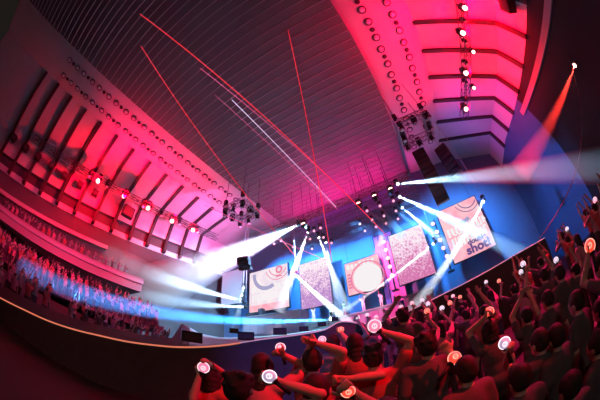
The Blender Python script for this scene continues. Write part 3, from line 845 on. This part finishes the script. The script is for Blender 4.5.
def figure(pose, vox, hair='short', shirt=None, trou=None, female=False, head_turn=0.0, head_tilt=0.0, lean=0.0):
    """meshes of one standing person of 1.68 m facing +y: pose[side] = (hand target, elbow pole, curl, stick axis or None)"""
    sw = .165 if female else .18
    b = MB(); sh = MB(); tr = MB(); hr = MB()
    top = Vector((0, lean, 0))
    def ell(mb, c, r, g=0): mb.sphere(c, (r[0]+g, r[1]+g, r[2]+g), 16, 10)
    waist, chest = Vector((0, lean*.4, 1.08)), Vector((0, lean*.8, 1.26))
    for mb, g in ((b, 0), (sh, .016)):
        ell(mb, chest, (.155 if not female else .14, .10, .19), g)
        ell(mb, waist, (.135 if not female else .115, .095, .17), g)
        capsule(mb, Vector((-sw+.03, lean, 1.375)), Vector((sw-.03, lean, 1.375)), .058+g, .058+g)
    ell(b, (0, 0, .93), (.158, .11, .13)); ell(sh, (0, lean*.1, .955), (.160, .112, .11), .018)
    ell(tr, (0, 0, .925), (.160, .112, .125), .008)
    hc = Vector((0, lean+.02, 1.555))
    capsule(b, Vector((0, lean-.012, 1.38)), Vector((0, lean+.005, 1.49)), .056, .05)
    Rh = Matrix.Rotation(head_turn, 3, 'Z') @ Matrix.Rotation(head_tilt, 3, 'X')
    H = lambda x, y, z: hc + Rh @ Vector((x, y, z))
    b.sphere(H(0, -.008, .018), (.074, .093, .098), 16, 10, Rh)
    b.sphere(H(0, .022, -.045), (.055, .062, .068), 12, 8, Rh)
    b.sphere(H(0, .082, -.015), (.013, .022, .022), 8, 6, Rh); b.sphere(H(0, .070, -.055), (.026, .018, .012), 8, 6, Rh)
    for s in (-1, 1):
        b.sphere(H(s*.077, -.01, -.01), (.012, .022, .032), 8, 6, Rh); b.sphere(H(s*.03, .078, .022), (.02, .012, .008), 8, 6, Rh)
        hip, knee, ank = Vector((s*.088, 0, .90)), Vector((s*.098, .02, .49)), Vector((s*.105, -.02, .085))
        for mb, g in ((b, 0), (tr, .014)):
            capsule(mb, hip, knee, .082+g, .056+g); capsule(mb, knee, ank + Vector((0, 0, .05 if g else 0)), .055+g, .038+g)
        b.sphere(ank + Vector((0, .07, -.045)), (.042, .125, .04), 12, 7)
        S = Vector((s*sw, lean, 1.375))
        T, pole, curl, ax = pose[s]
        el, wr = ik(S, Vector(T), .285, .255, Vector(pole))
        capsule(b, S, el, .047, .039); capsule(b, el, el.lerp(wr, .4), .039, .038); capsule(b, el.lerp(wr, .4), wr, .038, .026)
        capsule(sh, S, S.lerp(el, .62), .062, .058)
        f = (wr-el).normalized()
        a = Vector(ax) if ax is not None else f.cross(Vector((s*.3, 1, .2)))
        if a.length < 1e-3: a = f.orthogonal()
        hand(b, wr, f, a, 1 if ax is not None else -s, curl)
    # hair
    hr.sphere(H(0, -.022, .035), (.086, .100, .098), 16, 10, Rh)
    hr.sphere(H(0, -.045, -.005), (.082, .080, .085), 14, 8, Rh)
    if hair == 'long':
        for k in range(5): hr.sphere(H(0, -.062-.004*k, -.03-.055*k), (.086-.004*k, .052, .06), 12, 8, Rh)
        for s in (-1, 1): capsule(hr, H(s*.072, -.01, .03), H(s*.078, -.03, -.17), .028, .022)
    elif hair == 'bob':
        for k in range(3): hr.sphere(H(0, -.052, -.02-.045*k), (.092, .066, .055), 12, 8, Rh)
        for s in (-1, 1): capsule(hr, H(s*.074, .0, .03), H(s*.08, -.01, -.10), .03, .026)
    elif hair == 'tail':
        hr.sphere(H(0, -.13, .03), (.04, .04, .04), 10, 6, Rh); capsule(hr, H(0, -.14, .02), H(0, -.16, -.17), .034, .016)
    elif hair == 'tuft':
        rr = random.Random(int(sw*1000)+int(lean*999))
        for k in range(16):
            an = rr.uniform(0, 2*PI); z = rr.uniform(.02, .12)
            hr.sphere(H(math.cos(an)*.07, -.02+math.sin(an)*.085, z), (.03, .03, .026), 8, 5)
    v2 = max(vox, .010)
    return dict(body=remesh(b, 'body', M_skin, vox), shirt=remesh(sh, 'shirt', shirt or M_grey_shirt, v2*1.3), trousers=remesh(tr, 'trousers', trou or M_trou, v2*1.5), hair=remesh(hr, 'hair', M_hair, v2))
def put_person(fig, loc, yaw, s, label, group=None, sxy=None):
    R = Matrix.Rotation(yaw, 4, 'Z') @ Matrix.Diagonal((s, s, s, 1))
    e = bpy.data.objects.new('person', None); C.objects.link(e); e.empty_display_size = .1
    e.matrix_world = Matrix.Translation(loc) @ R
    tag(e, label, 'person', group)
    o = link('body', fig['body'], None, e)
    for k in ('shirt', 'trousers', 'hair'): link(k, fig[k], None, e)
    return e

# light sticks: clear globe with a ring on a short grip
def globe_mat(name, col, strength, rim):
    m = bpy.data.materials.new(name); m.use_nodes = True; nt = m.node_tree; b = nt.nodes['Principled BSDF']
    b.inputs['Base Color'].default_value = (.5, .4, .42, 1); b.inputs['Roughness'].default_value = .15
    b.inputs['Emission Color'].default_value = (*col, 1); b.inputs['Emission Strength'].default_value = strength
    m.cycles.emission_sampling = 'NONE'
    return m
GL = {'white': globe_mat('globe_white', (.75, .55, .85), .55, 1), 'pink': globe_mat('globe_pink', (1, .25, .42), .9, 1), 'red': globe_mat('globe_red', (1, .06, .03), 1.0, 1)}
RIM = {'white': mat('rim_white', (.5,.5,.5), emit=(1,.95,1), estr=1.3, sample=False), 'pink': mat('rim_pink', (.5,.4,.4), emit=(1,.72,.8), estr=1.3, sample=False), 'red': mat('rim_red', (.5,.2,.2), emit=(1,.35,.25), estr=1.6, sample=False)}
def stick_meshes(kind, small):
    n = 10 if small else 24
    g = MB().sphere((0,0,0), (.044,.044,.044), n, max(6, n//2)).mesh('globe', True)
    r = MB().torus((0,0,0), (0,1,0), .045, .0055, n+4, 5).mesh('ring', True)
    em = MB().torus((0,-.040,0), (0,1,0), .017, .004, max(10, n//2), 5); em.tube((-.006,-.043,-.012), (.01,-.043,.014), .003, n=5)
    em = em.mesh('emblem', True)
    gp = MB(); gp.tube((0,0,-.042), (0,0,-.06), .026, .021, 12); gp.tube((0,0,-.06), (0,0,-.185), .0165, .0165, 12); gp = gp.mesh('grip', True)
    g.materials.append(GL[kind]); r.materials.append(RIM[kind]); em.materials.append(RIM[kind]); gp.materials.append(M_black)
    return g, r, em, gp
STK = {(k, s): stick_meshes(k, s) for k in GL for s in (False, True)}
def light_stick(p, axis, kind, label, group=None, small=False, s=1.0):
    axis = Vector(axis).normalized(); back = (EYE - Vector(p)); y = -(back - axis*back.dot(axis)).normalized(); x = y.cross(axis)
    e = bpy.data.objects.new('light_stick', None); C.objects.link(e)
    R = Matrix((x, y, axis)).transposed().to_4x4(); R.translation = Vector(p)
    e.matrix_world = R @ Matrix.Diagonal((s, s, s, 1)); tag(e, label, 'light stick', group)
    for nm, me in zip(('globe', 'ring', 'emblem', 'grip'), STK[(kind, small)]): link(nm, me, None, e)
    return e

# ---------------------------------------------------------------- the people near the camera, one by one
def near(head, D, yaw, label, left=None, right=None, hair='short', shirt=None, female=False, sticks=(), turn=0., tilt=0., lean=0., ground=None, pole=None):
    """head: photo point of the head; D: distance; left / right: (photo point, distance, elbow photo point or None, curl) of the hand, None hangs down"""
    hp = at(*head, h=D)
    g = fz(hp) if ground is None else ground
    s = (hp.z - g)/1.555
    s = max(.88, min(1.16, s)); g = hp.z - 1.555*s
    R = Matrix.Rotation(yaw, 3, 'Z')
    root = Vector((hp.x, hp.y, g)) - R @ Vector((0, lean+.02, 0))*s
    toL = lambda p: (R.transposed() @ (p - root))/s
    pose = {}
    for sd, spec in ((-1, left), (1, right)):
        if spec is None:
            pose[sd] = ((sd*.24, .06, .86), (sd*.4, -1, 0), .35, None); continue
        pt, hd, elb, curl = spec[:4]
        T = toL(at(*pt, h=hd)); S = Vector((sd*.18, lean, 1.375))
        pl = (toL(at(*elb[0], h=elb[1])) - S) if elb else Vector((sd*.7, .1, -.6))
        pose[sd] = (T, pl, curl, spec[4] if len(spec) > 4 else None)
    fig = figure(pose, .0105, hair, shirt, None, female, turn, tilt, lean)
    return put_person(fig, root, yaw, s, label)
Y0 = math.radians(18)
near((211,378), 2.25, Y0, 'person in red shirt holding a pink light stick in both hands by black skirt', left=((199.5,374.5),2.1,((194,392),2.2),1.2), right=((212,364.5),2.15,((224,383),2.2),.5), hair='bob', shirt=M_red_shirt, female=True)
light_stick(at(203.5,367.5,h=2.08), UP + nvec*.35, 'pink', 'pink light stick held up over the dark stage skirt')
near((240,389), 1.45, Y0, 'person seen from behind as a large dark head with a violet rim on the hair', hair='tuft', shirt=M_dk_shirt)
near((263,367), 2.15, Y0, 'person with long dark hair and pink shirt raising a small pink light stick', right=((283.5,355),2.05,((293,373),2.1),1.2), hair='long', shirt=M_pk_shirt, female=True, ground=0)
light_stick(at(280.5,347.5,h=2.05), UP - nvec*.2, 'pink', 'small pink light stick held against the blue front of the stage', s=.82)
near((313,362), 2.2, Y0, 'person in a red shirt with both hands joined over a dark head of hair', left=((311,345),2.1,((303,362),2.2),.4), right=((317,343.5),2.15,((330,355),2.1),.4), hair='short', shirt=M_red_shirt, ground=0)
near((334,344.5), 3.5, Y0, 'person in violet-lit shirt with a light stick in each hand before purple stage front', left=((325,344.5),3.4,((330,354),3.4),1.2), right=((341.5,333.5),3.4,((347.5,347),3.4),1.2), hair='short', shirt=M_grey_shirt, ground=.05)
light_stick(at(322.3,339.5,h=3.35), UP - nvec*.3, 'pink', 'pale pink light stick just under the stage edge, held in a left hand')
light_stick(at(341,329.5,h=3.4), UP - nvec*.1, 'red', 'small reddish light stick before the purple stage front, held in a right hand', s=.8)
near((355,344), 2.95, Y0, 'person with shoulder-length dark hair in a red shirt, arms lowered, beside the purple stage front', hair='long', shirt=M_red_shirt, female=True, ground=.1)
near((361,331), 4.4, Y0, 'person with one arm raised high against the end of the slanting white beam', left=((358.5,321.5),4.3,((368,343),4.3),1.2), hair='short', shirt=M_dk_shirt, ground=.25)
light_stick(at(357,317.5,h=4.3), UP - nvec*.2, 'white', 'small white light stick at the lower end of the slanting white beam', s=.95)
near((373,357.5), 2.1, Y0, 'person in a red shirt whose bent arm holds up the largest pink light stick', right=((381,331.5),2.0,((409,344),2.05),1.2), left=((346,379),1.85,((362,378),1.9),1.3), hair='tuft', shirt=M_red_shirt, ground=0)
light_stick(at(374.5,326,h=1.95), UP - nvec*.6, 'pink', 'largest pink light stick, a white ring round a rosy globe, beside a bent arm', s=1.08)
near((317,391), 1.45, Y0, 'large dark head at the bottom edge, a person raising a white light stick', left=((277,381),1.35,((297,401),1.4),1.2), hair='short', shirt=M_red_shirt)
light_stick(at(269.5,376.5,h=1.22), UP - nvec*1.0, 'white', 'big white light stick in front of the person with long dark hair', s=.70)
near((386,416), 1.25, Y0, 'person mostly below the frame, only a raised forearm and unlit light stick showing', left=((354,393),1.1,((376,404),1.15),1.2), hair='short', shirt=M_dk_shirt)
light_stick(at(348,391.5,h=1.08), UP - nvec*.6, 'red', 'dim reddish light stick at the bottom edge, nearest the camera', s=.62)
near((426,346), 1.95, Y0, 'person with a big round dark head and a dark shirt, red rim on the shoulder', right=((450,352.5),1.8,((466,378),1.9),1.2), hair='tuft', shirt=M_dk_shirt, ground=.05)
light_stick(at(454.5,358,h=1.75), UP*.6 + nvec*.7, 'red', 'bright red domed light stick in the dark, beside the big round dark head')
near((489,331), 2.6, Y0, 'person deep in shadow lifting a red light stick with a lit forearm', left=((485,317),2.5,((472,338),2.55),1.2), hair='bob', shirt=M_dk_shirt, female=True)
light_stick(at(489.5,312,h=2.5), UP + nvec*.2, 'red', 'orange-red light stick above the lit forearm in the middle of the dark crowd')
near((538,343), 2.0, Y0+.2, 'person deep in shadow with a bent red-lit arm, holding a violet-white light stick', left=((508,351.5),1.85,((517,365),1.9),1.2), hair='short', shirt=M_dk_shirt)
light_stick(at(504.5,343,h=1.82), UP - nvec*.25, 'white', 'violet-white light stick alone in the black lower part of the crowd', s=.95)
near((526,317), 3.0, Y0, 'person with both arms lifted in a loop over the head, edged in violet light', left=((521,297),2.9,((514,312),2.9),.4), right=((531,297),2.9,((537,312),2.9),.4), hair='short', shirt=M_dk_shirt)
near((601,266), 2.3, Y0+.3, 'person at the edge of the crowd holding up a glowing red light stick', left=((588.5,253),2.2,((578,275),2.25),1.2), right=((611,250),2.2,None,.4), hair='short', shirt=M_dk_shirt)
light_stick(at(590,246,h=2.2), UP + nvec*.1, 'red', 'brightest red light stick, high at the edge of the crowd', s=1.15)
near((403,317), 3.9, Y0, 'person with a bluish dark head just under the riser with two dancers', hair='tuft', shirt=M_dk_shirt, left=((395,303),3.9,((393,312),3.9),.5))

# ---------------------------------------------------------------- crowd figures, shared meshes
UPL = lambda s, x=.10, y=.12, z=1.92: ((s*x, y, z), (s*.8, .2, -.2), .35, None)
HOLD = lambda s: ((s*.16, .22, 1.78), (s*.7, .2, -.7), 1.2, (0, 0, 1))
DOWN = lambda s: ((s*.24, .06, .86), (s*.4, -1, 0), .35, None)
CLAP = lambda s: ((s*.04, .30, 1.45), (s*.8, .1, -.8), .2, None)
specs = [({-1: UPL(-1), 1: UPL(1)}, 'short', M_red_shirt, False), ({-1: DOWN(-1), 1: HOLD(1)}, 'long', M_pk_shirt, True), ({-1: CLAP(-1), 1: CLAP(1)}, 'bob', M_grey_shirt, True),
         ({-1: HOLD(-1), 1: UPL(1, .25, .1, 1.85)}, 'tuft', M_dk_shirt, False), ({-1: UPL(-1, .3, .1, 1.8), 1: UPL(1, .02, .2, 1.9)}, 'tail', M_grey_shirt, True), ({-1: DOWN(-1), 1: UPL(1, .05, .1, 1.95)}, 'short', M_red_shirt, False)]
specs.append(({-1: DOWN(-1), 1: DOWN(1)}, 'short', M_dk_shirt, False))
FIG = [figure(p, .019, h, s, None, f) for p, h, s, f in specs]
GFAR = [figure(p, .030, h, s, None, f) for p, h, s, f in specs]
HANDPT = {1: Vector((.16, .245, 1.93)), 3: Vector((-.16, .245, 1.93))}
rs = random.Random(4)
taken = []
def free(p, r):
    if any((p-q).xy.length < r for q in taken): return False
    taken.append(p); return True
for o in [o for o in SC.objects if o.name.startswith('person')]: taken.append(o.matrix_world.translation.copy())
CROWD_R = 'person with dark hair and raised arms in the packed crowd before the shot! screen'
n = 0
LSPOT = [(427,311,4.2,'red'),(428,304,5.4,'white'),(422,300.5,5.8,'white'),(450,303,5.2,'red'),(442,308,5.0,'white'),(523,264,4.2,'white'),(521,272,5.0,'white'),(556,260,4.4,'white'),(486,282,6.6,'white'),(453,296,6.6,'pink'),(460,297,6.4,'red'),(367,315,6.0,'white'),(376,317,5.8,'pink'),(499,281,6.0,'red'),(401,307,5.4,'pink'),(595,200,4.6,'pink'),(567,229,6.0,'white'),(412,303,6.0,'pink')]
for i, (px, py, hd, kd) in enumerate(LSPOT):
    gp = at(px, py, h=hd)
    var = 1 if i % 2 == 0 else 3
    s = rs.uniform(.96, 1.04); yaw = Y0 + rs.uniform(-.15, .15)
    hv = Matrix.Rotation(yaw, 3, 'Z') @ (HANDPT[var]*s)
    root = gp - hv - UP*.0
    root.z = gp.z - hv.z
    taken.append(root)
    put_person(FIG[var], root, yaw, s, 'person lifting a small light stick in the packed crowd before the screens', 'crowd holding up light sticks before the screens')
    nm = {'white': 'white', 'pink': 'pink', 'red': 'red'}[kd]
    light_stick(gp, UP, kd, f'small {nm} light stick raised from the packed crowd before the screens', f'small {nm} light sticks in the packed crowd', True, 1.0)
for (hx, hy, D) in ((577,303,2.3),(556,338,2.0),(597,345,1.9),(466,372,1.65),(520,380,1.6),(570,388,1.5),(600,310,2.6),(548,300,2.9),(560,274,3.3)):
    hp = at(hx, hy, h=D); g = max(0, hp.z-1.60); sx = max(.9, min(1.1, (hp.z-fz(hp)*.7)/1.555)); root = Vector((hp.x, hp.y, hp.z-1.555*sx))
    taken.append(root); put_person(FIG[6], root, Y0 + rs.uniform(-.2, .3), sx, 'person standing in deep shadow with arms down, at the bottom corner of the crowd', 'people in deep shadow at the bottom corner of the crowd')
for hd in [x*.1 for x in range(30, 108, 5)]:
    for azd in range(9, 92, 4):
        az = math.radians(azd + rs.uniform(-2, 2)); D = hd + rs.uniform(-.3, .3)
        mx = 5.7 if azd < 20 else 6.3 if azd < 30 else 7.0 if azd < 40 else 7.9 if azd < 50 else 9.6
        if D > mx or (azd < 26 and D < 4.2): continue
        p = nvec*(math.sin(az)*D) + dvec*(math.cos(az)*D)
        if p.x > 12.8 or not free(p, .82 if D < 7 else 1.0): continue
        if n >= 118: break
        p.z = fz(p); v = rs.choice((0, 0, 3, 4, 5, 5, 2))
        put_person(FIG[v], p, Y0 + rs.uniform(-.25, .25), rs.uniform(.93, 1.05), CROWD_R, 'packed crowd before the screens'); n += 1
# far seating block behind the curved edge, and the tier under the balcony
def far_person(p, yaw, label, group):
    v = rs.choice((0, 2, 3, 4, 5, 1)); put_person(GFAR[v], p, yaw, rs.uniform(.95, 1.06), label, group)
for az0, az1, D0, rows_, lb, gr in ((-56, -25, 12.6, 3, 'person in the far seating block just above the edge light strip', 'far seating block above the edge light strip'),
                                    (-76, -59.5, 12.4, 3, 'person in the red-lit seating block beyond the dark stairway', 'red-lit seating block beyond the dark stairway')):
    for r in range(rows_):
        D = D0 + r*1.25; k = int((az1-az0)*math.radians(1)*D/.74)
        for i in range(k):
            az = math.radians(az0 + (az1-az0)*(i+.5)/k + rs.uniform(-.6, .6)); p = nvec*(math.sin(az)*D) + dvec*(math.cos(az)*D)
            p.z = fz(p); far_person(p, math.radians(-60) + rs.uniform(-.3, .3), lb, gr)
TX = lambda y, r: -(26.0 - .36*(y+6) - .95*r)
TZ = lambda r: 4.35 - .5*r
for r in range(3):
    for i in range(25):
        y = -8.2 + 17.6*(i+.5)/25
        p = Vector((TX(y, r) + rs.uniform(-.1,.1), y + rs.uniform(-.15,.15), TZ(r)))
        far_person(p, math.radians(-80) + rs.uniform(-.3,.3), 'person standing in the tier under the red balcony front', 'tier under the red balcony front')
BX = lambda y: -(26.3 - .30*(y+0))
for i in range(24):
    y = -9.5 + 17.5*(i+.5)/24
    far_person(Vector((BX(y) - .75, y, E0+6.35)), math.radians(-80) + rs.uniform(-.3,.3), 'dim person at the rail of the upper balcony', 'upper balcony rail')
# tier steps and balcony front (setting)
yt = [-14 + 24*i/24 for i in range(25)]
mb = MB()
mb.grid([[(TX(y, -1.6), y, TZ(-1)), (TX(y, -.5), y, TZ(-1)), (TX(y, -.5), y, TZ(0)), (TX(y, .5), y, TZ(0)), (TX(y, .5), y, TZ(1)), (TX(y, 1.5), y, TZ(1)), (TX(y, 1.5), y, TZ(2)), (-30.2, y, TZ(2)), (-30.2, y, 0)] for y in yt])
struct(mb.build('floor_tier', M_wall))
M_fas = mat('balcony_front', (.50, .40, .40), .7)
yb = [-14 + 23.4*i/24 for i in range(25)]
mb = MB(); mb.grid([[(-30.2, y, E0+6.35), (BX(y)-.1, y, E0+6.35), (BX(y)-.1, y, E0+7.0), (BX(y)+.12, y, E0+7.0), (BX(y)+.12, y, E0+5.6), (-30.2, y, E0+5.6)] for y in yb])
struct(mb.build('trim_5', M_fas))
mb = MB(); mb.grid([[(BX(y)+.13, y, E0+6.75), (BX(y)+.30, y, E0+6.75), (BX(y)+.30, y, E0+6.4), (BX(y)+.13, y, E0+6.4)] for y in yb])
struct(mb.build('trim_6', M_plaster))
mb = MB(); mb.grid([[(-WL(y)-.6, y, E0+9.95+.13*y), (-WL(y)+.15, y, E0+9.95+.13*y), (-WL(y)+.15, y, E0+9.5+.13*y), (-WL(y)-.6, y, E0+9.5+.13*y)] for y in [-14+20*i/20 for i in range(21)]])
struct(mb.build('trim_7', M_fas))

# ---------------------------------------------------------------- performers
PERF = [((314,320.5),21.8,0,'performer in white dancing alone by the stage edge, below the mauve crowd screen'),((331.5,320.5),21.8,4,'performer in white partly behind the slanting white beam'),((344,308.5),21.4,2,'performer in white left of the round logo base'),((364,310),21.4,3,'performer in white standing on the riser under the round logo'),((382.5,309.5),21.4,5,'performer in white at the end of the riser, before the pink glow panel')]
for (px, py), yy, v, lb in PERF:
    p = at(px, py, y=yy); t = at(px, py-15, y=yy); hgt = t.z-p.z
    p.z = at(371, 309, y=20.6).z if px > 342 else at(323, 320.5, y=21.0).z
    f = dict(FIG[v]); 
    for k in ('shirt', 'trousers'):
        me = FIG[v][k].copy(); me.materials.clear(); me.materials.append(M_white_cos); f[k] = me
    put_person(f, p, PI + math.radians(10), hgt/1.62, lb)
# ------------------------------------------------------------------ output look
vs = SC.view_settings
vs.view_transform = 'Standard'; vs.look = 'None'; vs.gamma = 1.0; vs.exposure = 0.0; vs.use_curve_mapping = False
cy = SC.cycles
cy.use_denoising = True
cy.max_bounces = 6; cy.diffuse_bounces = 1; cy.glossy_bounces = 2; cy.transmission_bounces = 4; cy.volume_bounces = 0; cy.transparent_max_bounces = 32
cy.sample_clamp_indirect = 4.0
cy.caustics_reflective = False; cy.caustics_refractive = False
